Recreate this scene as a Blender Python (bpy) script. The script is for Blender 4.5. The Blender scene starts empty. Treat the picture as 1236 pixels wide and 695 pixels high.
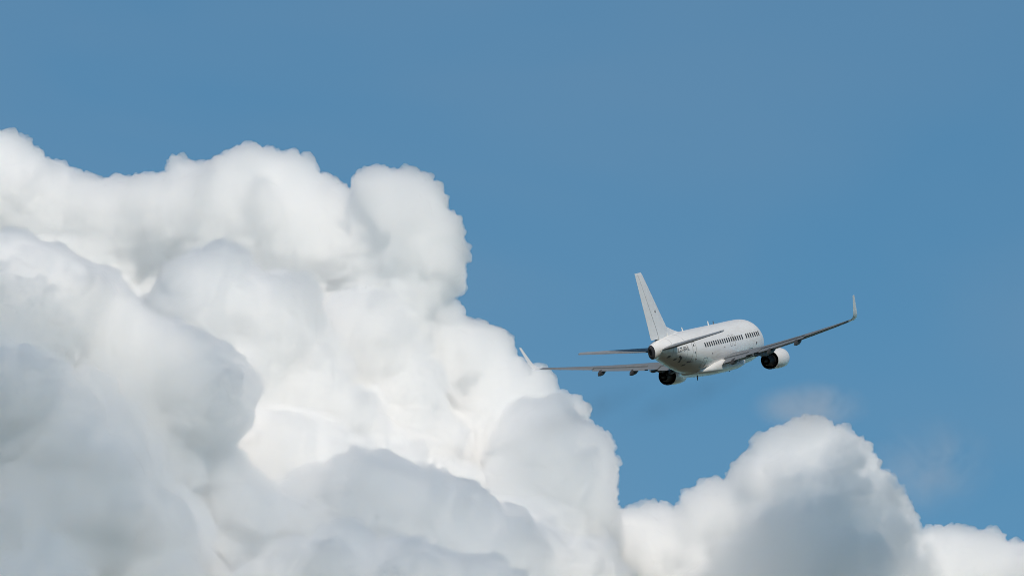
import bpy, bmesh, math, random
import numpy as np
from mathutils import Matrix, Vector

sc = bpy.context.scene
COL = sc.collection

# ------------------------------------------------------------------ camera
F_PX = 12000.0                     # focal length in pixels of a 1236 px wide frame
ELEV = math.radians(16.0)
CAM_Z = 1.7
cam_data = bpy.data.cameras.new('camera')
cam_data.sensor_width = 36.0
cam_data.lens = F_PX / 1236.0 * 36.0
cam_data.clip_start = 0.5
cam_data.clip_end = 200000.0
cam = bpy.data.objects.new('camera', cam_data)
COL.objects.link(cam)
cam.location = (0, 0, CAM_Z)
cam.rotation_euler = (math.pi / 2 + ELEV, 0, 0)
sc.camera = cam

# ------------------------------------------------------------------ sky, sun, exposure
SUN_EL = math.radians(42.0)
SUN_AZ = math.radians(158.0)       # clockwise from the view direction (+Y): behind and to the right
sun_dir = Vector((math.sin(SUN_AZ) * math.cos(SUN_EL), math.cos(SUN_AZ) * math.cos(SUN_EL), math.sin(SUN_EL)))
world = bpy.data.worlds.new('World')
sc.world = world
world.use_nodes = True
wn = world.node_tree
wn.nodes.clear()
sky = wn.nodes.new('ShaderNodeTexSky')
sky.sky_type = 'NISHITA'
sky.sun_disc = False
sky.sun_elevation = SUN_EL
sky.sun_rotation = SUN_AZ
sky.altitude = 0
sky.air_density = 1.0
sky.dust_density = 0.0
sky.ozone_density = 5.0
bg = wn.nodes.new('ShaderNodeBackground')
bg.inputs['Strength'].default_value = 0.081
wo = wn.nodes.new('ShaderNodeOutputWorld')
tint = wn.nodes.new('ShaderNodeMix')
tint.data_type = 'RGBA'
tint.blend_type = 'MULTIPLY'
tint.inputs['Factor'].default_value = 1.0
tint.inputs['B'].default_value = (0.67, 1.03, 1.0, 1.0)
wn.links.new(sky.outputs[0], tint.inputs['A'])
# thin high haze: a slow drift of the sky colour towards a paler blue
wtc = wn.nodes.new('ShaderNodeTexCoord')
wmp = wn.nodes.new('ShaderNodeMapping')
wmp.inputs['Scale'].default_value = (14.0, 14.0, 34.0)
wmp.inputs['Location'].default_value = (3.1, 0.4, 1.7)
wnz = wn.nodes.new('ShaderNodeTexNoise')
wnz.inputs['Scale'].default_value = 1.0
wnz.inputs['Detail'].default_value = 3.0
wnz.inputs['Distortion'].default_value = 0.4
wmr = wn.nodes.new('ShaderNodeMapRange')
wmr.inputs['From Min'].default_value = 0.3
wmr.inputs['From Max'].default_value = 0.7
wmr.inputs['To Min'].default_value = 0.0
wmr.inputs['To Max'].default_value = 0.2
wmx = wn.nodes.new('ShaderNodeMix')
wmx.data_type = 'RGBA'
wmx.inputs['B'].default_value = (3.4, 4.1, 4.9, 1.0)
wn.links.new(wtc.outputs['Generated'], wmp.inputs[0])
wn.links.new(wmp.outputs[0], wnz.inputs['Vector'])
wn.links.new(wnz.outputs['Fac'], wmr.inputs['Value'])
wn.links.new(wmr.outputs[0], wmx.inputs['Factor'])
wn.links.new(tint.outputs['Result'], wmx.inputs['A'])
wn.links.new(wmx.outputs['Result'], bg.inputs[0])
wn.links.new(bg.outputs[0], wo.inputs[0])
sun_data = bpy.data.lights.new('sun', 'SUN')
sun_data.energy = 3.05
sun_data.angle = math.radians(0.5)
sun_data.color = (1.0, 0.89, 0.765)
sun = bpy.data.objects.new('sun', sun_data)
COL.objects.link(sun)
sun.location = (50, -50, 100)
sun.rotation_euler = sun_dir.to_track_quat('Z', 'Y').to_euler()
sc.view_settings.view_transform = 'Standard'
sc.view_settings.look = 'None'
sc.view_settings.gamma = 1.0
sc.view_settings.use_curve_mapping = False
sc.view_settings.exposure = 0.0
cy = sc.cycles
cy.max_bounces = 96
cy.volume_bounces = 96
cy.diffuse_bounces = 3
cy.glossy_bounces = 3
cy.transmission_bounces = 4
cy.transparent_max_bounces = 24
cy.use_adaptive_sampling = True
cy.adaptive_threshold = 0.08
cy.adaptive_min_samples = 16
cy.use_denoising = True
try:
    cy.denoiser = 'OPENIMAGEDENOISE'
except Exception:
    pass
cy.volume_max_steps = 256
sc.cycles.filter_width = 1.0

# ------------------------------------------------------------------ frames of reference
CX = Vector((1, 0, 0))
CU = Vector((0, -math.sin(ELEV), math.cos(ELEV)))
CF = Vector((0, math.cos(ELEV), math.sin(ELEV)))
CO = Vector((0, 0, CAM_Z))
D0 = 12000.0                       # the clouds stand about 12 km away: 1 m there is one photo pixel


def tag(o, label=None, cat=None, group=None, kind=None):
    if label: o['label'] = label
    if cat: o['category'] = cat
    if group: o['group'] = group
    if kind: o['kind'] = kind
    return o


def link(name, me, parent=None):
    o = bpy.data.objects.new(name, me)
    COL.objects.link(o)
    if parent is not None:
        o.parent = parent
    return o

# ------------------------------------------------------------------ materials


def new_mat(name):
    m = bpy.data.materials.new(name)
    m.use_nodes = True
    return m, m.node_tree, m.node_tree.nodes['Principled BSDF']


def paint(name, base, dirt, rough=0.35, amount=0.5, scale=(0.35, 2.2, 2.2), coat=0.2, metallic=0.0):
    m, nt, b = new_mat(name)
    tc = nt.nodes.new('ShaderNodeTexCoord')
    mp = nt.nodes.new('ShaderNodeMapping')
    mp.inputs['Scale'].default_value = scale
    nz = nt.nodes.new('ShaderNodeTexNoise')
    nz.inputs['Scale'].default_value = 1.3
    nz.inputs['Detail'].default_value = 7
    nz.inputs['Roughness'].default_value = 0.62
    rp = nt.nodes.new('ShaderNodeMapRange')
    rp.inputs['From Min'].default_value = 0.45
    rp.inputs['From Max'].default_value = 0.75
    rp.inputs['To Max'].default_value = amount
    mx = nt.nodes.new('ShaderNodeMix')
    mx.data_type = 'RGBA'
    mx.inputs['A'].default_value = (*base, 1)
    mx.inputs['B'].default_value = (*dirt, 1)
    nt.links.new(tc.outputs['Object'], mp.inputs[0])
    nt.links.new(mp.outputs[0], nz.inputs['Vector'])
    nt.links.new(nz.outputs['Fac'], rp.inputs['Value'])
    nt.links.new(rp.outputs[0], mx.inputs['Factor'])
    nt.links.new(mx.outputs['Result'], b.inputs['Base Color'])
    b.inputs['Roughness'].default_value = rough
    b.inputs['Metallic'].default_value = metallic
    b.inputs['Coat Weight'].default_value = coat
    if coat == 0.0:
        b.inputs['Specular IOR Level'].default_value = 0.2
    b.inputs['Coat Roughness'].default_value = 0.15
    return m


WHITE = paint('white_paint', (0.76, 0.76, 0.75), (0.56, 0.53, 0.48), amount=0.3)
FINW = paint('fin_paint', (0.74, 0.75, 0.75), (0.64, 0.64, 0.62), amount=0.2)
WINGG = paint('wing_grey', (0.17, 0.19, 0.21), (0.16, 0.16, 0.16), rough=0.55, amount=0.5, scale=(0.5, 0.8, 0.8), coat=0.0)
FLAPG = paint('flap_grey', (0.20, 0.21, 0.22), (0.14, 0.14, 0.14), rough=0.55, amount=0.6, coat=0.0)
DARK = paint('soot_shade_metal', (0.035, 0.035, 0.038), (0.015, 0.015, 0.015), rough=0.55, coat=0)  # near-black; also carries the shade of the tail end and fan ducts
METAL = paint('bare_metal', (0.42, 0.41, 0.39), (0.2, 0.18, 0.15), rough=0.38, metallic=0.8, coat=0)
GLASS = paint('window_glass', (0.012, 0.014, 0.018), (0.02, 0.02, 0.024), rough=0.4, coat=0)
INK = paint('black_paint', (0.10, 0.10, 0.105), (0.12, 0.12, 0.12), rough=0.5, coat=0)
SEAM = paint('seam_grey', (0.26, 0.26, 0.26), (0.2, 0.2, 0.2), rough=0.6, coat=0)

# the fuselage paint carries streaky brown grime and painted underside shade along the belly
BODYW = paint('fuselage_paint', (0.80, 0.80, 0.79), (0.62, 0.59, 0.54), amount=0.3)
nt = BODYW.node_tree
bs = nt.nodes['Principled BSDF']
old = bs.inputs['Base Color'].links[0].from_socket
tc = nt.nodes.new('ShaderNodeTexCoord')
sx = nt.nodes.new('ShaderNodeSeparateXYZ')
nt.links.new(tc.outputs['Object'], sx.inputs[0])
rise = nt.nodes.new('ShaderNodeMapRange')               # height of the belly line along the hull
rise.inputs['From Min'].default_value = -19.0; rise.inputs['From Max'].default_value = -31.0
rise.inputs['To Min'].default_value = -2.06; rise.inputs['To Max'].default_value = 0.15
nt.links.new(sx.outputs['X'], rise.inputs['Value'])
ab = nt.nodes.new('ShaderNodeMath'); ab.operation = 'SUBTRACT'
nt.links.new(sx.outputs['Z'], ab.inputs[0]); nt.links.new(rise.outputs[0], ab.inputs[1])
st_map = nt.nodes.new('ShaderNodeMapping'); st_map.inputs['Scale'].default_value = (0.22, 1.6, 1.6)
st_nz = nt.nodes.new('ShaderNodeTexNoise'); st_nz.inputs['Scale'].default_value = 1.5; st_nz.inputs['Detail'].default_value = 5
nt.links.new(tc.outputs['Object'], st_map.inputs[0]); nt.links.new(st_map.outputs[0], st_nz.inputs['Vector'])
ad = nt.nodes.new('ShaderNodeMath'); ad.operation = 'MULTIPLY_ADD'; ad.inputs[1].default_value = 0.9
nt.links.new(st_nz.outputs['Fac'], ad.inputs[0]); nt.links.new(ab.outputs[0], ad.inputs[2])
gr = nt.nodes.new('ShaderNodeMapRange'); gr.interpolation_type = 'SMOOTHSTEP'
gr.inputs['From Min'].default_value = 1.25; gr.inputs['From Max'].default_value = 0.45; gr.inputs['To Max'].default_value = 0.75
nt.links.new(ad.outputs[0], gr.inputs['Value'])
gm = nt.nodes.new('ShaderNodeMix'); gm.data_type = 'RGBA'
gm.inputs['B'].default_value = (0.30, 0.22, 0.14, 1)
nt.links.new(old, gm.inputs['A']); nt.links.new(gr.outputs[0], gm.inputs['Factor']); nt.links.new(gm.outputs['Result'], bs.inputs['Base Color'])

# ------------------------------------------------------------------ ground
m, nt, b = new_mat('fields')
tc = nt.nodes.new('ShaderNodeTexCoord')
nz = nt.nodes.new('ShaderNodeTexVoronoi'); nz.inputs['Scale'].default_value = 0.004
n2 = nt.nodes.new('ShaderNodeTexNoise'); n2.inputs['Scale'].default_value = 0.05; n2.inputs['Detail'].default_value = 6
cr = nt.nodes.new('ShaderNodeValToRGB')
cr.color_ramp.elements[0].color = (0.045, 0.055, 0.035, 1)
cr.color_ramp.elements[1].color = (0.11, 0.105, 0.075, 1)
mx = nt.nodes.new('ShaderNodeMix'); mx.data_type = 'FLOAT'; mx.inputs[0].default_value = 0.4
sp = nt.nodes.new('ShaderNodeSeparateColor')
nt.links.new(tc.outputs['Object'], nz.inputs['Vector']); nt.links.new(tc.outputs['Object'], n2.inputs['Vector'])
nt.links.new(nz.outputs['Color'], sp.inputs[0]); nt.links.new(sp.outputs[0], mx.inputs[2]); nt.links.new(n2.outputs['Fac'], mx.inputs[3])
nt.links.new(mx.outputs[0], cr.inputs[0]); nt.links.new(cr.outputs[0], b.inputs['Base Color'])
b.inputs['Roughness'].default_value = 0.95
bm = bmesh.new()
S = 90000.0
for x, y in ((-S, -S), (S, -S), (S, S), (-S, S)):
    bm.verts.new((x, y, 0))
bm.faces.new(bm.verts)
me = bpy.data.meshes.new('ground'); bm.to_mesh(me); bm.free(); me.materials.append(m)
tag(link('ground', me), kind='structure')

# ------------------------------------------------------------------ clouds
rng = np.random.default_rng(7)


def pos(u, v, w):
    """photo-scale direction (u, v) at depth D0 + w"""
    d = D0 + w
    k = d / F_PX
    return CO + CX * ((u - 618.0) * k) + CU * ((347.5 - v) * k) + CF * d


def hash3(i, j, k, s):
    h = (i.astype(np.int64) * 73856093) ^ (j.astype(np.int64) * 19349663) ^ (k.astype(np.int64) * 83492791) ^ (s * 2654435761)
    h = (h ^ (h >> 13)) * 1274126177
    h = (h ^ (h >> 16)) * 2246822519
    h ^= h >> 15
    return ((h & 0x3FFFFF).astype(np.float32)) / np.float32(0x3FFFFF)


def worley(p, seed):
    """smooth distance-squared to the nearest of one jittered point per unit cell"""
    c = np.floor(p)
    f = (p - c).astype(np.float32)
    c = c.astype(np.int64)
    best = np.full(len(p), 9.0, np.float32)
    for dx in (-1, 0, 1):
        for dy in (-1, 0, 1):
            for dz in (-1, 0, 1):
                a, bb, cc = c[:, 0] + dx, c[:, 1] + dy, c[:, 2] + dz
                h = hash3(a, bb, cc, seed)
                qx = dx + h - f[:, 0]
                qy = dy + np.modf(h * 57.31)[0] - f[:, 1]
                qz = dz + np.modf(h * 913.77)[0] - f[:, 2]
                np.minimum(best, qx * qx + qy * qy + qz * qz, out=best)
    return best


def vnoise(p, seed):
    c = np.floor(p); f = (p - c).astype(np.float32); c = c.astype(np.int64)
    f = f * f * (3 - 2 * f)
    r = np.zeros(len(p), np.float32)
    for dx in (0, 1):
        for dy in (0, 1):
            for dz in (0, 1):
                wgt = (f[:, 0] if dx else 1 - f[:, 0]) * (f[:, 1] if dy else 1 - f[:, 1]) * (f[:, 2] if dz else 1 - f[:, 2])
                r += wgt * hash3(c[:, 0] + dx, c[:, 1] + dy, c[:, 2] + dz, seed)
    return r


def ico(n):
    t = bmesh.new()
    bmesh.ops.create_icosphere(t, subdivisions=n, radius=1.0)
    t.verts.ensure_lookup_table()
    v = np.array([x.co[:] for x in t.verts], np.float32)
    fc = np.array([[x.index for x in f.verts] for f in t.faces], np.int32)
    t.free()
    return v, fc


ICO = {n: ico(n) for n in (2, 3)}


def mesh_from(v, f, name):
    me = bpy.data.meshes.new(name)
    n, k = f.shape
    me.vertices.add(len(v)); me.vertices.foreach_set('co', np.ascontiguousarray(v, np.float32).ravel())
    me.loops.add(n * k); me.loops.foreach_set('vertex_index', np.ascontiguousarray(f, np.int32).ravel())
    me.polygons.add(n); me.polygons.foreach_set('loop_start', np.arange(0, n * k, k, dtype=np.int32))
    me.update(calc_edges=True)
    return me


def remesh(me, size):
    o = bpy.data.objects.new('temporary', me)
    COL.objects.link(o)
    md = o.modifiers.new('r', 'REMESH'); md.mode = 'VOXEL'; md.voxel_size = size; md.use_smooth_shade = True
    dg = bpy.context.evaluated_depsgraph_get()
    out = bpy.data.meshes.new_from_object(o.evaluated_get(dg))
    bpy.data.objects.remove(o)
    bpy.data.meshes.remove(me)
    return out


def relax(me, rounds):
    """melt the creases between neighbouring lobes"""
    o = bpy.data.objects.new('temporary', me)
    COL.objects.link(o)
    md = o.modifiers.new('s', 'SMOOTH'); md.factor = 0.5; md.iterations = rounds
    dg = bpy.context.evaluated_depsgraph_get()
    out = bpy.data.meshes.new_from_object(o.evaluated_get(dg))
    bpy.data.objects.remove(o)
    bpy.data.meshes.remove(me)
    return out


def displace(me, octaves, seed, push=0.0):
    n = len(me.vertices)
    co = np.empty(n * 3, np.float32); me.vertices.foreach_get('co', co); co = co.reshape(-1, 3)
    nr = np.empty(n * 3, np.float32); me.vertices.foreach_get('normal', nr); nr = nr.reshape(-1, 3)
    # where the billows are crisp and where the cloud has softened
    soft = np.clip(vnoise(co / 80.0 + 31.7, seed + 9) * 1.9 - 0.2, 0.45, 1.0)
    co = co + nr * push
    for q, (s, a, kind) in enumerate(octaves):
        warp = np.stack([vnoise(co / s * 1.1 + 7.1 * q, seed + 20 + i) for i in range(3)], 1) - 0.5
        p = co / s + warp * 0.9 + 11.3 * q
        if kind == 'w':
            h = 1.0 - 2.0 * np.minimum(worley(p, seed + q), 1.0)
        else:
            h = vnoise(p, seed + q) * 2 - 1
        co = co + nr * (h * a * (soft if q else 0.5 + 0.5 * soft))[:, None].astype(np.float32)
    me.vertices.foreach_set('co', np.ascontiguousarray(co, np.float32).ravel())
    me.update()


def make_cloud(name, lobes, mat, seed, label, vox=1.4, puffs=26, fringe=None, detail=0.85, soften=12):
    r_ = np.random.default_rng(seed)
    V, Fc, base = [], [], 0

    def add(c, r, n):
        nonlocal base
        v, f = ICO[n]
        sq = 1.0 + r_.uniform(-0.15, 0.15, 3)
        V.append(v * r * sq + np.array(c, np.float32)); Fc.append(f + base); base += len(v)
    anchor = pos(lobes[0][0], 695, lobes[0][3])
    for (u, v, r, w) in lobes:
        c = np.array(pos(u, v, w) - anchor)
        add(c, r * 0.92, 3)
        for _ in range(puffs):
            d = r_.normal(size=3); d /= np.linalg.norm(d)
            if d @ np.array(CF) > 0.75:
                continue
            k = 0.10 + 0.36 * r_.random() ** 1.7
            add(c + d * r * (0.97 - 0.5 * k), r * k * 0.9, 2)
    me = mesh_from(np.concatenate(V), np.concatenate(Fc), name)
    me = relax(remesh(me, vox * 1.8), soften)
    displace(me, [(75, 9.0, 'n'), (48, 8.0 * detail, 'w'), (25, 5.0 * detail, 'w')], seed)
    me = relax(remesh(me, vox * 1.3), 3)
    outer = relax(me.copy(), 25) if fringe else None
    displace(me, [(s_, a_ * detail, k_) for s_, a_, k_ in ((24, 5.0, 'n'), (16, 7.5, 'w'), (9.5, 6.2, 'w'), (5.5, 3.4, 'w'))], seed + 50, push=-3.0 if fringe else 0.0)
    me = remesh(me, vox)

    def finish(me, nm, mt, parent=None):
        me.name = nm
        me.materials.clear(); me.materials.append(mt)
        me.shade_smooth()
        return link(nm, me, parent)
    o = finish(me, name, mat)
    o.location = anchor
    tag(o, label, 'cloud')
    if fringe:
        displace(outer, [(30, 4.0, 'n'), (15, 4.5, 'w'), (9, 5.0, 'w'), (5.5, 3.8, 'w')], seed + 90, push=1.5)
        finish(remesh(outer, vox), 'cloud_fringe', fringe, o)
    return o


def cloud_mat(name, density, aniso=0.0, colour=(1, 1, 1)):
    m = bpy.data.materials.new(name)
    m.use_nodes = True
    nt = m.node_tree
    nt.nodes.clear()
    out = nt.nodes.new('ShaderNodeOutputMaterial')
    vs = nt.nodes.new('ShaderNodeVolumeScatter')
    vs.inputs['Color'].default_value = (*colour, 1)
    vs.inputs['Density'].default_value = density
    vs.inputs['Anisotropy'].default_value = aniso
    nt.links.new(vs.outputs[0], out.inputs['Volume'])
    try:
        m.cycles.homogeneous_volume = True
    except Exception:
        pass
    return m


VAP = cloud_mat('cloud_vapour', 0.13, 0.55)
HAZY = cloud_mat('loose_cloud_vapour', 0.045)
SHADE = cloud_mat('shade_caster_vapour', 0.018)
THIN = cloud_mat('thin_caster_vapour', 0.0029)

A = [(8, 247, 71, 120), (60, 253, 64, 110), (-70, 256, 98, 130), (100, 278, 66, 100), (142, 280, 58, 90),
     (298, 265, 80, 60), (240, 266, 70, 70), (362, 290, 72, 50), (200, 272, 60, 80),
     (480, 256, 54, 20), (494, 300, 58, 10), (455, 306, 58, 30), (512, 338, 40, 0), (352, 216, 24, 50), (226, 220, 24, 70),
     (470, 400, 90, 20), (516, 432, 70, 10), (594, 502, 75, 20), (618, 464, 32, 20), (580, 426, 34, 20), (643, 556, 80, 10), (672, 590, 53, 0),
     (350, 440, 150, 70), (470, 500, 140, 50), (250, 420, 140, 90), (560, 580, 110, 30), (400, 620, 180, 60), (220, 600, 160, 80),
     (90, 400, 130, 120), (0, 440, 150, 120), (600, 710, 120, 30), (100, 650, 160, 90)]
make_cloud('cumulus_cloud', A, VAP, 3, 'tall white cumulus tower filling the left half of the sky, the largest cloud', detail=1.0, soften=8)

C = [(262, 392, 82, -190), (215, 400, 58, -180), (322, 412, 78, -190), (352, 450, 66, -185), (290, 490, 100, -205), (370, 520, 84, -190), (230, 490, 84, -210), (330, 590, 115, -250), (240, 580, 95, -255), (258, 600, 72, -345), (222, 606, 78, -395), (285, 640, 80, -390), (262, 560, 60, -290), (235, 670, 90, -330), (330, 690, 100, -300), (430, 600, 90, -220)]
make_cloud('cumulus_cloud', C, VAP, 5, 'rounded pale billow in the middle of the tall tower, right of the grey bulge', detail=0.9, soften=10)
D = [(440, 416, 58, -80), (425, 470, 74, -85), (470, 480, 62, -85), (494, 540, 58, -115), (430, 560, 90, -130), (515, 605, 64, -150)]
make_cloud('cumulus_cloud', D, VAP, 7, 'narrow pale billow with a scalloped rim, between the middle billow and the tower edge', detail=0.9, soften=10)
E = [(650, 548, 58, -130), (690, 560, 40, -125), (668, 600, 62, -155), (628, 600, 50, -160), (640, 660, 70, -200), (698, 640, 42, -170), (600, 690, 70, -220)]
make_cloud('cumulus_cloud', E, VAP, 9, 'pale blue grey billow low on the right flank of the tall tower', detail=0.9, soften=10)

B = [(40, 396, 100, -430), (-40, 385, 98, -430), (108, 402, 80, -425), (150, 452, 74, -425), (237, 476, 66, -420),
     (100, 530, 100, -450), (0, 530, 130, -470), (60, 640, 130, -540), (140, 670, 95, -540), (-80, 650, 150, -540), (40, 760, 120, -620), (75, 600, 130, -500),
     (20, 560, 140, -490), (175, 560, 62, -440), (180, 650, 70, -500), (185, 730, 80, -560)]
make_cloud('cumulus_cloud', B, VAP, 11, 'grey cloud with a round bulge at the lower left, before the tall tower', detail=0.9, soften=10)

LOW = [(465, 624, 76, -390), (392, 648, 70, -390), (535, 660, 76, -385), (604, 694, 76, -380), (325, 688, 78, -400), (205, 650, 60, -420), (240, 690, 60, -410),
       (255, 730, 84, -410), (430, 740, 100, -400), (690, 700, 60, -330), (640, 700, 60, -350), (530, 760, 100, -400), (330, 760, 90, -400), (450, 800, 120, -400), (640, 790, 100, -370), (250, 800, 100, -420)]
NEAR = [(420, 716, 70, -560), (365, 738, 62, -560), (500, 722, 66, -560), (555, 742, 64, -560), (610, 752, 58, -550), (310, 752, 62, -560), (460, 770, 90, -570), (560, 790, 90, -560), (360, 800, 90, -570)]
make_cloud('cumulus_cloud', NEAR, VAP, 27, 'lowest grey cloud top at the bottom edge, before the low bank', detail=0.9, soften=8)
make_cloud('cumulus_cloud', LOW, VAP, 23, 'low pale grey cloud bank along the bottom edge, below the tall tower', detail=0.9, soften=8)

H = [(965, 603, 86, 0), (992, 616, 82, 0), (944, 576, 58, 0), (872, 642, 62, 0), (826, 678, 66, 0), (1030, 652, 72, 0), (765, 682, 70, 0),
     (1130, 722, 72, 0), (1190, 718, 72, 0), (1255, 718, 74, 0), (860, 760, 90, -40), (960, 770, 100, -60), (1080, 780, 90, -40), (1190, 790, 80, 0), (770, 770, 80, 0)]
make_cloud('cumulus_cloud', H, VAP, 31, 'smaller white cumulus rising at the lower right, below the jet')
HG = [(964, 600, 30, -120), (1008, 592, 33, -115), (1046, 618, 34, -110), (930, 640, 32, -125), (985, 650, 58, -140), (1050, 664, 46, -110), (905, 684, 36, -130),
      (1000, 716, 84, -150), (1084, 700, 32, -90), (872, 728, 40, -130), (955, 730, 62, -150), (1022, 560, 16, -100), (940, 572, 15, -105)]
make_cloud('cumulus_cloud', HG, HAZY, 37, 'dark grey cloud in front of the smaller white cumulus at the lower right', detail=1.35, puffs=44)


def sunward(lobes, dist):
    """the same lobes moved dist metres towards the sun"""
    out = []
    for (u, v, r, w) in lobes:
        q = pos(u, v, w) + sun_dir * dist - CO
        d = q.dot(CF)
        out.append((618 + q.dot(CX) * F_PX / d, 347.5 - q.dot(CU) * F_PX / d, r, d - D0))
    return out


# added unseen clouds between the sun and the grey parts, shaped to shade them
SH1 = sunward([(u, v + 6, r * (0.8 if r < 60 else 0.9), w) for (u, v, r, w) in HG], 5000)
make_cloud('cumulus_cloud', SH1, SHADE, 41, 'unseen cloud added up towards the sun to shade the small grey cloud', vox=4, puffs=20)
SH2 = sunward([(60, 620, 150, -520), (-70, 600, 150, -520), (160, 640, 90, -500), (228, 482, 68, -420), (40, 740, 160, -620), (170, 720, 110, -560), (205, 650, 90, -420), (330, 690, 110, -410), (450, 650, 110, -395), (560, 670, 110, -390),
               (430, 730, 120, -560), (560, 740, 100, -560), (255, 366, 48, -190), (335, 396, 52, -190), (385, 430, 36, -185), (458, 398, 38, -85), (494, 450, 30, -90), (655, 585, 84, -150), (640, 660, 70, -190)], 4500)
make_cloud('cumulus_cloud', SH2, THIN, 43, 'unseen thin cloud added up towards the sun to shade the lower left clouds', vox=8, puffs=8)

# ------------------------------------------------------------------ the airliner
# design coordinates: x metres aft of the nose, y to starboard, z up


def P(x, y, z):
    return Vector((-x, -y, z))


RC = ((0.30478, -0.93885, -0.16023), (-0.05694, 0.14998, -0.98705), (0.95072, 0.30996, -0.00775))
TC = (22.057, 4.493, 899.241)


def cam_to_world(v):
    return CX * v[0] - CU * v[1] + CF * v[2]


jet = bpy.data.objects.new('passenger_jet', None)
COL.objects.link(jet)
ax = [cam_to_world((RC[0][i], RC[1][i], RC[2][i])).normalized() for i in range(3)]
ctr = CO + cam_to_world(TC)
mw = Matrix(((ax[0].x, ax[1].x, ax[2].x, ctr.x), (ax[0].y, ax[1].y, ax[2].y, ctr.y), (ax[0].z, ax[1].z, ax[2].z, ctr.z), (0, 0, 0, 1)))
jet.matrix_world = mw
tag(jet, 'white twin engine passenger jet with upturned wing tips climbing away above the clouds', 'airplane')


def build(name, bm, mat, parent, smooth=True, sharp=40):
    bmesh.ops.recalc_face_normals(bm, faces=bm.faces)
    me = bpy.data.meshes.new(name)
    bm.to_mesh(me); bm.free()
    for q in (mat if isinstance(mat, (list, tuple)) else [mat]):
        me.materials.append(q)
    if smooth:
        me.shade_smooth()
        me.set_sharp_from_angle(angle=math.radians(sharp))
    return link(name, me, parent)


def skin(bm, rings, closed=True, caps=True, mi=0):
    R_ = [[bm.verts.new(p) for p in r] for r in rings]
    n = len(rings[0])
    for a_, b_ in zip(R_[:-1], R_[1:]):
        for i in range(n if closed else n - 1):
            j = (i + 1) % n
            f = bm.faces.new((a_[i], a_[j], b_[j], b_[i])); f.material_index = mi
    if caps:
        for r in (R_[0], R_[-1]):
            f = bm.faces.new(r); f.material_index = mi
    return R_


# fuselage ---------------------------------------------------------
ST = np.array([  # x, top, bottom, half width, height of the widest line
    (0.00, -0.50, -0.60, 0.05, -0.55), (0.25, -0.15, -0.95, 0.42, -0.55), (0.8, 0.25, -1.30, 0.82, -0.50), (1.5, 0.62, -1.55, 1.13, -0.40),
    (2.3, 1.15, -1.74, 1.40, -0.25), (3.2, 1.62, -1.89, 1.61, -0.10), (4.5, 1.92, -2.02, 1.80, 0.0), (6.0, 2.00, -2.06, 1.88, 0.0),
    (10.0, 2.00, -2.06, 1.88, 0.0), (14.0, 2.00, -2.06, 1.88, 0.0), (18.0, 2.00, -2.06, 1.88, 0.0), (20.0, 2.00, -2.03, 1.88, 0.0),
    (22.0, 1.99, -1.83, 1.86, 0.06), (24.0, 1.97, -1.46, 1.77, 0.2), (26.0, 1.92, -0.98, 1.56, 0.4), (28.0, 1.83, -0.48, 1.25, 0.62),
    (29.5, 1.70, -0.14, 0.97, 0.75), (30.8, 1.52, 0.10, 0.70, 0.80), (31.7, 1.36, 0.06, 0.42, 0.74), (32.15, 1.27, 0.10, 0.27, 0.70)])


def section(x):
    i = int(np.clip(np.searchsorted(ST[:, 0], x) - 1, 0, len(ST) - 2))
    x0, x1 = ST[i, 0], ST[i + 1, 0]
    t = min(max((x - x0) / (x1 - x0), 0), 1)

    def slope(k):
        if k == 0 or k == len(ST) - 1:
            k2 = 0 if k == 0 else len(ST) - 2
            return (ST[k2 + 1] - ST[k2]) / (ST[k2 + 1, 0] - ST[k2, 0])
        return (ST[k + 1] - ST[k - 1]) / (ST[k + 1, 0] - ST[k - 1, 0])
    h = x1 - x0
    a_ = 2 * t**3 - 3 * t**2 + 1; b_ = t**3 - 2 * t**2 + t; c_ = -2 * t**3 + 3 * t**2; d_ = t**3 - t**2
    v = a_ * ST[i] + b_ * h * slope(i) + c_ * ST[i + 1] + d_ * h * slope(i + 1)
    return v[1], v[2], v[3], v[4]


def surf(x, th, off=0.0):
    top, bot, hw, zc = section(x)
    hh = (top - zc) if math.cos(th) >= 0 else (zc - bot)
    y, z = hw * math.sin(th), hh * math.cos(th)
    n = math.hypot(y / hw**2, z / hh**2) or 1
    return P(x, y + off * y / hw**2 / n, zc + z + off * z / hh**2 / n)


def theta(x, z):
    top, bot, hw, zc = section(x)
    hh = (top - zc) if z >= zc else (zc - bot)
    return math.acos(max(-1, min(1, (z - zc) / hh)))


bm = bmesh.new()
xs = list(np.concatenate([np.linspace(0, 6, 22), np.linspace(6.5, 19.5, 14), np.linspace(20, 32.15, 38)]))
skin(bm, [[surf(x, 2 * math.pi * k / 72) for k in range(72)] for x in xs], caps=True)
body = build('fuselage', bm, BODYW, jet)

# blunt end of the tail, its shade painted near-black, with the small exhaust of the auxiliary unit
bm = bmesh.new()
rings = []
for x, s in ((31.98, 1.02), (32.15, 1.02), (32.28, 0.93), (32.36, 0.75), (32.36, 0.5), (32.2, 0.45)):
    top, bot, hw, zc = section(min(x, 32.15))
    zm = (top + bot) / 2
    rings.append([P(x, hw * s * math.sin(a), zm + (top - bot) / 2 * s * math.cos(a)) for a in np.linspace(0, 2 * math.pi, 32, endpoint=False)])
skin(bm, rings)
build('tail_cone', bm, DARK, jet)


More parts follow.
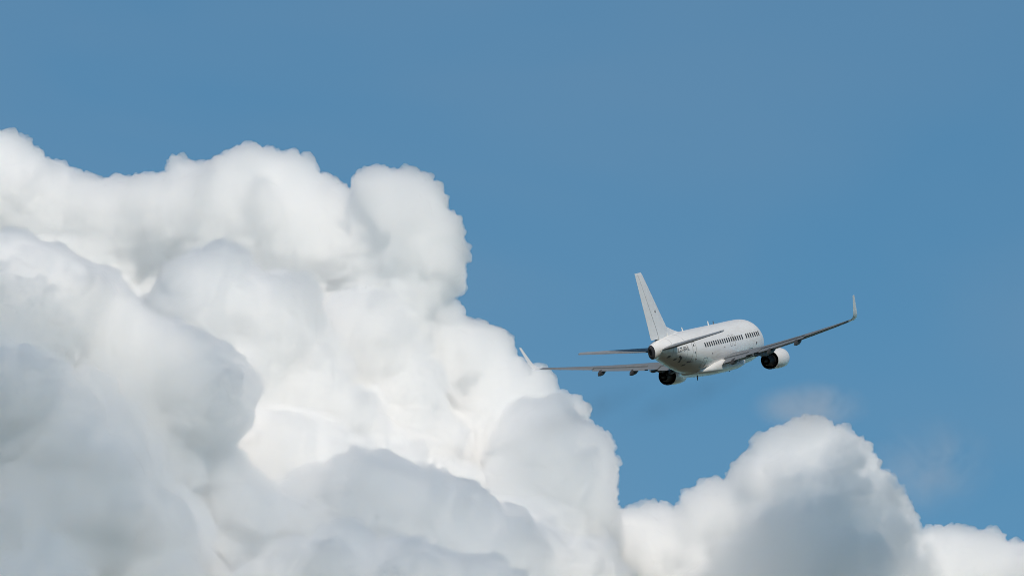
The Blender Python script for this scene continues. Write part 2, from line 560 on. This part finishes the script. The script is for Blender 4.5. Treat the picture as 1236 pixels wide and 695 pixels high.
def patch(pts, name, mat, parent, off=0.028, deep=0.03):
    """a thin plate hugging the fuselage; pts are (x, z) on the starboard side"""
    b = bmesh.new()
    o_ = [b.verts.new(surf(x, theta(x, z), off)) for x, z in pts]
    i_ = [b.verts.new(surf(x, theta(x, z), -deep)) for x, z in pts]
    b.faces.new(o_); b.faces.new(i_[::-1])
    n = len(pts)
    for k in range(n):
        b.faces.new((o_[k], o_[(k + 1) % n], i_[(k + 1) % n], i_[k]))
    return build(name, b, mat, parent, smooth=False)


def rounded(cx, cz, w, h, r=0.09, n=3, mid=5):
    out = []
    for sx, sz, a0 in ((1, 1, 0), (-1, 1, 90), (-1, -1, 180), (1, -1, 270)):
        for k in range(n + 1):
            a = math.radians(a0 + 90 * k / n)
            out.append((cx + sx * (w / 2 - r) + r * math.cos(a), cz + sz * (h / 2 - r) + r * math.sin(a)))
        if h > 0.7 and sx * sz < 0:        # extra points down the tall side that follows this corner
            for k in range(1, mid + 1):
                out.append((cx + sx * w / 2, cz + sz * (h / 2 - r) * (1 - 2 * k / (mid + 1))))
    return out


ZW = 0.45
x = 5.0
while x < 22.4:
    if abs(x - 9.7) > 0.3:
        patch(rounded(x, ZW, 0.26, 0.42), 'window', GLASS, body)
    x += 0.67


def outline(cx, cz, w, h, r, t):
    """closed thin seam round a door"""
    b = bmesh.new()
    A_, B_ = rounded(cx, cz, w, h, r, 4), rounded(cx, cz, w - 2 * t, h - 2 * t, max(r - t, 0.01), 4)
    va = [b.verts.new(surf(px, theta(px, pz), 0.016)) for px, pz in A_]
    vb = [b.verts.new(surf(px, theta(px, pz), 0.016)) for px, pz in B_]
    vc = [b.verts.new(surf(px, theta(px, pz), -0.02)) for px, pz in A_]
    vd = [b.verts.new(surf(px, theta(px, pz), -0.02)) for px, pz in B_]
    n = len(A_)
    for k in range(n):
        j = (k + 1) % n
        b.faces.new((va[k], va[j], vb[j], vb[k])); b.faces.new((vc[k], vd[k], vd[j], vc[j]))
        b.faces.new((va[k], vc[k], vc[j], va[j])); b.faces.new((vb[k], vb[j], vd[j], vd[k]))
    return b


door = build('door', outline(24.7, 0.05, 0.86, 1.72, 0.14, 0.035), SEAM, body, smooth=False)
patch(rounded(24.75, 0.62, 0.16, 0.2, 0.05), 'door_window', GLASS, body)
patch(rounded(24.62, -0.02, 0.24, 0.1, 0.03), 'door_handle', INK, body)
for hx, hz in ((13.0, 0.35), (14.05, 0.35)):
    build('overwing_exit', outline(hx, hz, 0.56, 1.0, 0.1, 0.025), SEAM, body, smooth=False)
build('cargo_door', outline(21.9, -1.05, 1.0, 0.8, 0.1, 0.025), SEAM, body, smooth=False)
build('cargo_door', outline(8.0, -1.1, 1.2, 0.85, 0.1, 0.025), SEAM, body, smooth=False)
# small black stencils aft of the door
for nm, pts in (('stencil_mark', [(27.55, 0.0), (26.95, -0.25), (26.7, -0.62), (26.95, -0.62), (27.1, -0.36), (27.6, -0.12)]),
                ('stencil_mark', rounded(25.3, -0.72, 0.55, 0.11, 0.03)), ('stencil_mark', rounded(24.2, -0.62, 0.2, 0.08, 0.03)),
                ('vent_grille', rounded(27.9, -0.28, 0.3, 0.12, 0.03)), ('vent_grille', rounded(29.3, 0.05, 0.35, 0.16, 0.04)),
                ('vent_grille', rounded(20.0, -0.4, 0.12, 0.12, 0.04)), ('vent_grille', rounded(16.2, -0.1, 0.12, 0.12, 0.04)),
                ('static_port', rounded(6.2, -0.35, 0.25, 0.2, 0.05)), ('drain_mark', rounded(25.6, -0.93, 0.3, 0.1, 0.03))):
    patch(pts, nm, INK, body)
# seams round the tail section
for xr in (26.2, 28.9):
    b = bmesh.new()
    skin(b, [[surf(xq, 2 * math.pi * k / 72, 0.004) for k in range(72)] for xq in (xr, xr + 0.035)], caps=False)
    build('skin_seam', b, SEAM, body)

# registration
cu = bpy.data.curves.new('registration', 'FONT')
cu.body = 'LZ-BVL'
cu.size = 1.0
tmp = bpy.data.objects.new('temporary', cu)
COL.objects.link(tmp)
dg = bpy.context.evaluated_depsgraph_get()
tm = bpy.data.meshes.new_from_object(tmp.evaluated_get(dg))
bpy.data.objects.remove(tmp)
bm = bmesh.new(); bm.from_mesh(tm)
wx = max(v.co.x for v in bm.verts)
bmesh.ops.subdivide_edges(bm, edges=[e for e in bm.edges if e.calc_length() > 0.3], cuts=2)
for v in bm.verts:
    fx, fz = v.co.x / wx, v.co.y
    px, pz = 28.15 - fx * 2.3, 0.30 + fz * 0.52
    v.co = surf(px, theta(px, pz), 0.022)
build('registration', bm, INK, body, smooth=False)

# aerials
def blade(x, y, z, h, c, t, sweep, mat, sign=1):
    b = bmesh.new()
    r = []
    for q in (0, 1):
        cc, xx = c * (1 - 0.5 * q), x + sweep * q
        r.append([P(xx, y, z + sign * h * q), P(xx + cc / 2, y + t / 2, z + sign * h * q), P(xx + cc, y, z + sign * h * q), P(xx + cc / 2, y - t / 2, z + sign * h * q)])
    skin(b, r)
    return build('antenna', b, mat, body, smooth=False)


blade(21.6, 0, 1.95, 0.36, 0.45, 0.09, 0.3, WHITE)
blade(13.6, 0, 1.95, 0.42, 0.45, 0.09, 0.25, WHITE)
blade(12.1, 0, 1.95, 0.32, 0.35, 0.07, 0.15, INK)
blade(19.4, 0, -1.98, 0.6, 0.35, 0.09, 0.3, INK, -1)
blade(9.4, 0, -2.02, 0.45, 0.4, 0.09, 0.3, INK, -1)

# wing to body fairing
bm = bmesh.new()
rings = []
for x, hw, zt, zb in ((9.4, 1.2, -1.55, -2.02), (10.2, 1.75, -1.2, -2.2), (11.5, 1.90, -1.05, -2.32), (14, 1.93, -1.0, -2.36), (17, 1.9, -1.05, -2.36), (18.6, 1.8, -1.15, -2.28), (20.0, 1.6, -1.4, -2.14), (21.4, 0.9, -1.65, -1.98)):
    zm, hh = (zt + zb) / 2, (zt - zb) / 2
    ring = []
    for k in range(32):
        a = 2 * math.pi * k / 32
        ca, sa = math.cos(a), math.sin(a)
        ring.append(P(x, hw * math.copysign(abs(sa)**0.62, sa), zm + hh * math.copysign(abs(ca)**0.62, ca)))
    rings.append(ring)
skin(bm, rings)
build('wing_fairing', bm, WHITE, jet, sharp=60)

# lifting surfaces -------------------------------------------------


def foil(le, te, tc, updir, f0=0.0, f1=1.0, camber=0.015, n=12):
    """closed airfoil ring between the chord fractions f0 and f1"""
    le, te, updir = Vector(le), Vector(te), Vector(updir).normalized()
    c = (te - le).length

    def half(x):
        return tc / 0.2 * (0.2969 * math.sqrt(max(x, 0)) - 0.126 * x - 0.3516 * x * x + 0.2843 * x**3 - 0.1036 * x**4) + 0.0012
    xs_ = [f0 + (f1 - f0) * (1 - math.cos(math.pi * k / n)) / 2 for k in range(n + 1)]
    pt = lambda x, s: le + (te - le) * x + updir * c * (s * half(x) + 4 * camber * x * (1 - x))
    up = [pt(x, 1) for x in xs_]
    dn = [pt(x, -1) for x in xs_[::-1]]
    if f0 == 0:
        dn = dn[:-1]
    return up + dn


def wing_frame(y):
    """leading edge x, trailing edge x, height of the wing at span station y"""
    a = abs(y)
    if a < 4.9:
        le = 10.7 + (a - 1.4) * (12.85 - 10.7) / 3.5
        te = 17.95 - (a - 1.4) * 0.05
    else:
        le = 12.85 + (a - 4.9) * (18.05 - 12.85) / 9.54
        te = 17.78 + (a - 4.9) * (19.6 - 17.78) / 9.54
    z = -1.35 + (a - 1.4) * math.tan(math.radians(6)) + 0.5 * ((a - 1.4) / 13.0)**2
    return le, te, z


def wing_ring(y, f0, f1, tc=None, n=12, inc=None, drop=0.0):
    le, te, z = wing_frame(y)
    a = abs(y)
    tc = 0.13 - 0.03 * min(1, a / 14.4) if tc is None else tc
    inc = math.radians(2.0 - 2.5 * a / 14.4) if inc is None else inc
    c = te - le
    L = P(le, y, z + 0.4 * c * math.sin(inc))
    T = P(te, y, z - 0.6 * c * math.sin(inc) - drop)
    up = (0, (1 if y > 0 else -1) * math.sin(math.radians(7)), math.cos(math.radians(7)))
    return foil(L, T, tc, up, f0, f1, n=n)


def make_wing(s):
    bm = bmesh.new()
    ys = [1.2, 2, 3, 4, 4.9, 6, 7.5, 9, 10.5, 12, 13.3, 14.44]
    skin(bm, [wing_ring(s * y, 0.0, 0.74) for y in ys])
    w = build('wing', bm, WINGG, jet)
    # moving pieces along the trailing edge, the fixed ends between them
    for nm, y0, y1, drop, mat in (('flap', 1.95, 4.15, 0.10, WINGG), ('flap', 5.35, 9.9, 0.10, WINGG), ('aileron', 9.98, 13.2, 0.0, FLAPG),
                                  ('trailing_panel', 13.25, 14.44, 0.0, WINGG), ('trailing_panel', 4.2, 5.3, 0.0, WINGG)):
        b = bmesh.new()
        rr = []
        for y in np.linspace(y0, y1, 5):
            r = wing_ring(s * y, 0.75, 1.0, n=6, drop=drop)
            rr.append(r)
        skin(b, rr)
        build(nm, b, mat, w)
    # spoilers: thin plates a little proud of the upper skin
    for y0, y1 in ((2.3, 4.0), (5.5, 7.3), (7.4, 9.4)):
        b = bmesh.new()
        r0 = []
        for y in (y0, y1):
            le, te, z = wing_frame(s * y)
            up = wing_ring(s * y, 0.60, 0.735, n=3)[:4]
            r0.append([p + Vector((0, 0, 0.012)) for p in up] + [p - Vector((0, 0, 0.02)) for p in up[::-1]])
        skin(b, r0)
        build('spoiler', b, FLAPG, w, smooth=False)
    # leading edge slat: polished metal strip wrapped on the nose of the wing
    for y0, y1 in ((5.6, 9.7), (9.8, 14.0)):
        b = bmesh.new()
        rr = []
        for y in np.linspace(y0, y1, 4):
            r = wing_ring(s * y, 0.0, 0.13, n=6)
            c_ = sum(r, Vector()) / len(r)
            rr.append([c_ + (p - c_) * 1.06 for p in r])
        skin(b, rr)
        build('slat', b, METAL, w)
    # winglet
    b = bmesh.new()
    rr = []
    for (y, z0, le, te, cant) in ((14.40, 0.506, 18.03, 19.59, 7), (14.72, 0.58, 18.22, 19.72, 18), (15.0, 0.74, 18.45, 19.86, 40), (15.18, 1.02, 18.75, 20.0, 66), (15.30, 1.42, 19.15, 20.2, 76), (15.48, 2.15, 19.75, 20.5, 78), (15.62, 2.72, 20.2, 20.75, 79)):
        a = math.radians(cant)
        up = (0, s * math.sin(a), math.cos(a))
        rr.append(foil(P(le, s * y, z0), P(te, s * y, z0 - 0.01), 0.085, up, camber=0.0))
    skin(b, rr)
    build('winglet', b, FINW, w)
    # flap track fairings
    for y, l in ((6.45, 2.9), (9.2, 2.5), (2.9, 2.6)):
        le, te, z = wing_frame(s * y)
        b = bmesh.new()
        rr = []
        zb = z - 0.13
        for q, hh, dz in ((0, 0.04, 0), (0.15, 0.17, -0.05), (0.4, 0.27, -0.12), (0.7, 0.26, -0.18), (0.88, 0.17, -0.24), (1, 0.03, -0.36)):
            rr.append([P(te + 0.75 - l + l * q, s * y + hh * 0.62 * math.sin(t), zb + dz + hh * math.cos(t)) for t in np.linspace(0, 2 * math.pi, 14, endpoint=False)])
        skin(b, rr)
        build('flap_fairing', b, FAIRG, w)
    # static wicks on the aileron
    for y in (10.6, 11.6, 12.6, 13.9):
        b = bmesh.new()
        le, te, z = wing_frame(s * y)
        r = [[P(te - 0.05 + q * 0.3, s * y + 0.012 * math.cos(t), z - 0.03 + 0.012 * math.sin(t)) for t in (0, 2.1, 4.2)] for q in (0, 1)]
        skin(b, r)
        build('static_wick', b, INK, w, smooth=False)
    return w


FAIRG = paint('fairing_grey', (0.045, 0.045, 0.047), (0.025, 0.025, 0.025), rough=0.5, amount=0.7, coat=0)
make_wing(1)
make_wing(-1)


def revolve(bm, prof, cx, cy, cz, n=48, flat=0.0, mi=0):
    rings = []
    prof = [(x, r * 0.91) for x, r in prof]
    for (x, r) in prof:
        ring = []
        for k in range(n):
            t = 2 * math.pi * k / n
            zz = r * math.cos(t)
            if flat and zz < -0.78 * r:
                zz = -0.78 * r + (zz + 0.78 * r) * (1 - flat)
            ring.append(P(cx + x, cy + r * math.sin(t), cz + zz))
        rings.append(ring)
    skin(bm, rings, caps=False, mi=mi)


def make_engine(s):
    cy_, cz = s * 4.83, -1.95
    e = bmesh.new()
    revolve(e, [(10.7, 0.76), (9.75, 0.74), (9.5, 0.79), (9.42, 0.86), (9.5, 0.93), (9.8, 1.0), (10.4, 1.06), (11.2, 1.07), (12.0, 1.02), (12.6, 0.96), (12.98, 0.905), (12.97, 0.885)], 0, cy_, cz, flat=0.5)
    en = build('engine', e, WHITE, jet, sharp=60)
    b = bmesh.new()
    revolve(b, [(12.97, 0.884), (12.4, 0.87), (11.3, 0.84), (11.25, 0.3)], 0, cy_, cz)
    build('fan_duct', b, DARK, en)  # shadow inside the duct is painted in as near-black
    b = bmesh.new()
    revolve(b, [(11.3, 0.66), (12.2, 0.64), (13.0, 0.58), (13.7, 0.47), (14.1, 0.39), (14.1, 0.37), (13.4, 0.38), (13.35, 0.2)], 0, cy_, cz)
    build('exhaust_nozzle', b, DARK, en)
    b = bmesh.new()
    revolve(b, [(13.3, 0.26), (13.9, 0.24), (14.4, 0.13), (14.75, 0.02), (14.76, 0.001)], 0, cy_, cz, n=24)
    build('exhaust_plug', b, DARK, en)
    b = bmesh.new()
    revolve(b, [(10.7, 0.765), (10.72, 0.05)], 0, cy_, cz, n=32)
    build('fan', b, DARK, en)
    le, te, z = wing_frame(s * 4.83)
    b = bmesh.new()
    rr = []
    for x, zt, zb, hw in ((10.9, cz + 1.10, cz + 0.98, 0.05), (11.8, cz + 1.22, cz + 0.9, 0.16), (13.0, z + 0.05, cz + 0.55, 0.2), (14.3, z - 0.1, cz + 0.42, 0.2), (15.6, z - 0.18, cz + 0.62, 0.16), (17.0, z - 0.16, z - 0.42, 0.09), (17.9, z - 0.1, z - 0.24, 0.03)):
        rr.append([P(x, cy_ + hw, zb), P(x, cy_ + hw, zt), P(x, cy_ - hw, zt), P(x, cy_ - hw, zb)])
    skin(b, rr)
    build('pylon', b, WINGG, en, sharp=30)
    return en


make_engine(1)
make_engine(-1)


def fin_ring(z, le, te, f0, f1, tc=0.10, n=10):
    return foil(P(le, 0, z), P(te, 0, z), tc, (0, 1, 0), f0, f1, camber=0.0, n=n)


FIN = [(1.45, 26.0, 31.55), (2.7, 26.75, 31.85), (4.5, 28.4, 32.35), (6.2, 29.95, 32.82), (7.45, 31.1, 33.17)]
bm = bmesh.new()
skin(bm, [fin_ring(z, le, te, 0, 0.655) for z, le, te in FIN] + [fin_ring(7.72, 31.4, 33.24, 0, 0.66, 0.06)])
fin = build('fin', bm, FINW, jet)
b = bmesh.new()
skin(b, [fin_ring(z, le, te, 0.67, 1.0, n=6) for z, le, te in [(1.72, 26.15, 31.62)] + FIN[1:]])
build('rudder', b, FINW, fin)
b = bmesh.new()
skin(b, [fin_ring(7.47, 31.12, 33.18, 0.67, 1.0, n=6), fin_ring(7.72, 31.4, 33.24, 0.67, 1.0, 0.06, n=6)])
build('fin_tip_cap', b, FINW, fin)
# gap strip along the rudder hinge
b = bmesh.new()
skin(b, [fin_ring(z, le, te, 0.655, 0.672, 0.092, n=2) for z, le, te in FIN])
build('rudder_gap', b, INK, fin, smooth=False)
# dorsal fillet
b = bmesh.new()
rr = []
for q in np.linspace(0, 1, 7):
    x = 22.9 + q * 4.4
    zt = 1.96 + 0.85 * q**1.25
    hw = 0.05 + 0.17 * q
    zb = 1.6
    rr.append([P(x, hw * 1.8, zb), P(x, hw, zb + (zt - zb) * 0.6), P(x, hw * 0.35, zt - 0.02), P(x, 0, zt), P(x, -hw * 0.35, zt - 0.02), P(x, -hw, zb + (zt - zb) * 0.6), P(x, -hw * 1.8, zb)])
skin(b, rr)
build('dorsal_fillet', b, FINW, fin)
b = bmesh.new()
rr = [[P(29.62 + q * 0.22, 0.215 * 1 + 0.01, 4.1 - 0.05 + dz) for dz in (0, 0.22)] + [P(29.62 + q * 0.22, 0.15, 4.1 - 0.05 + dz) for dz in (0.22, 0)] for q in (0, 1)]
skin(b, rr)
build('stencil_mark', b, INK, fin, smooth=False)


def make_stab(s):
    def rg(y, f0, f1, n=8):
        q = (y - 0.3) / 6.3
        le = 27.7 + q * (31.2 - 27.7); te = 31.3 + q * (32.55 - 31.3)
        z = 0.82 + (y - 0.3) * math.tan(math.radians(7))
        return foil(P(le, s * y, z + 0.02), P(te, s * y, z - 0.11), 0.10, (0, s * 0.12, 1), f0, f1, camber=-0.004, n=n)
    b = bmesh.new()
    skin(b, [rg(y, 0, 0.66) for y in (0.3, 1.5, 3, 4.5, 5.9, 6.62)])
    st = build('stabilizer', b, TAILG, jet)
    b = bmesh.new()
    skin(b, [rg(y, 0.675, 1, 5) for y in (0.75, 2.5, 4.5, 6.5)])
    build('elevator', b, FLAPG, st)
    b = bmesh.new()
    skin(b, [[surf(x, s * theta(x, z), 0.012) for x, z in ((27.4, 1.0), (27.4, 0.62), (31.2, 0.66), (31.2, 0.98))], [surf(x, s * theta(x, z), -0.02) for x, z in ((27.4, 1.0), (27.4, 0.62), (31.2, 0.66), (31.2, 0.98))]])
    build('trim_plate', b, METAL, st, smooth=False)


TAILG = paint('tail_grey', (0.25, 0.28, 0.31), (0.2, 0.21, 0.22), rough=0.5, amount=0.4, coat=0.0)
make_stab(1)
make_stab(-1)


# ------------------------------------------------------------------ thin wisps and exhaust


def wisp(name, centre, size, density, colour, label, cat, axes=None, scale=0.03, soot_shade=0.0, kind=None, lo=0.42, hi=0.75, aniso=0.0):
    """an ellipsoid of thin vapour whose density breaks up in noise and fades to nothing at its rim"""
    v, f = ICO[3]
    me = mesh_from(v, f, name)
    m = bpy.data.materials.new(name + '_vapour')
    m.use_nodes = True
    nt = m.node_tree
    nt.nodes.clear()
    N = nt.nodes.new
    out = N('ShaderNodeOutputMaterial')
    tc = N('ShaderNodeTexCoord')
    ln = N('ShaderNodeVectorMath'); ln.operation = 'LENGTH'
    fall = N('ShaderNodeMapRange'); fall.interpolation_type = 'SMOOTHSTEP'
    fall.inputs['From Min'].default_value = 0.98; fall.inputs['From Max'].default_value = 0.1
    mp = N('ShaderNodeMapping'); mp.inputs['Scale'].default_value = tuple(q * scale for q in size)
    nz = N('ShaderNodeTexNoise'); nz.inputs['Scale'].default_value = 1.0; nz.inputs['Detail'].default_value = 5; nz.inputs['Roughness'].default_value = 0.58; nz.inputs['Distortion'].default_value = 0.6
    mr = N('ShaderNodeMapRange'); mr.inputs['From Min'].default_value = lo; mr.inputs['From Max'].default_value = hi
    mu = N('ShaderNodeMath'); mu.operation = 'MULTIPLY'
    m2 = N('ShaderNodeMath'); m2.operation = 'MULTIPLY'; m2.inputs[1].default_value = density
    vs = N('ShaderNodeVolumeScatter'); vs.inputs['Color'].default_value = (*colour, 1); vs.inputs['Anisotropy'].default_value = aniso
    L = nt.links.new
    L(tc.outputs['Object'], ln.inputs[0]); L(ln.outputs['Value'], fall.inputs['Value'])
    L(tc.outputs['Object'], mp.inputs[0]); L(mp.outputs[0], nz.inputs['Vector']); L(nz.outputs['Fac'], mr.inputs['Value'])
    L(fall.outputs[0], mu.inputs[0]); L(mr.outputs[0], mu.inputs[1]); L(mu.outputs[0], m2.inputs[0])
    L(m2.outputs[0], vs.inputs['Density'])
    if soot_shade:
        va = N('ShaderNodeVolumeAbsorption'); va.inputs['Color'].default_value = (0.1, 0.08, 0.06, 1)  # absorption: dark particles in the exhaust, painted shade in the cloud wisps
        m3 = N('ShaderNodeMath'); m3.operation = 'MULTIPLY'; m3.inputs[1].default_value = soot_shade
        L(mu.outputs[0], m3.inputs[0]); L(m3.outputs[0], va.inputs['Density'])
        av = N('ShaderNodeAddShader'); L(vs.outputs[0], av.inputs[0]); L(va.outputs[0], av.inputs[1]); L(av.outputs[0], out.inputs['Volume'])
    else:
        L(vs.outputs[0], out.inputs['Volume'])
    me.materials.append(m)
    o = link(name, me)
    a_, b_, c_ = axes if axes else (CX, CF, CU)
    sx, sy, sz = size
    o.matrix_world = Matrix(((a_.x * sx, b_.x * sy, c_.x * sz, centre.x), (a_.y * sx, b_.y * sy, c_.y * sz, centre.y), (a_.z * sx, b_.z * sy, c_.z * sz, centre.z), (0, 0, 0, 1)))
    tag(o, label, cat, kind=kind)
    return o


GV = (0.84, 0.82, 0.86)  # shade of the wisps painted in as a greyish mauve tint, plus absorption
wisp('cloud_wisp', pos(978, 490, -40), (84, 50, 38), 0.024, GV, 'faint grey wisp hanging over the top of the smaller cumulus', 'cloud wisp', scale=0.014, lo=0.3, hi=0.75, soot_shade=0.006)
wisp('cloud_wisp', pos(1125, 560, -20), (95, 60, 75), 0.011, GV, 'very faint grey wisp right of the smaller cumulus', 'cloud wisp', scale=0.014, lo=0.38, hi=0.75, soot_shade=0.0025)

back = -ax[0]
sag = (back - CU * 0.055).normalized()
for sgn, where in ((1, 'starboard engine nearer the camera'), (-1, 'port engine beyond the fuselage')):
    start = mw @ P(15.0, sgn * 4.83, -1.95)
    a0 = sag
    c0 = (CU - a0 * CU.dot(a0)).normalized()
    b0 = c0.cross(a0)
    wisp('exhaust_smoke', start + a0 * 23 - CU * 0.2, (25, 1.8, 1.8), 0.015, (0.3, 0.28, 0.26), 'faint brown exhaust trail behind the ' + where, 'exhaust smoke', axes=(a0, b0, c0), scale=0.16, lo=0.3, hi=0.75, soot_shade=0.034)
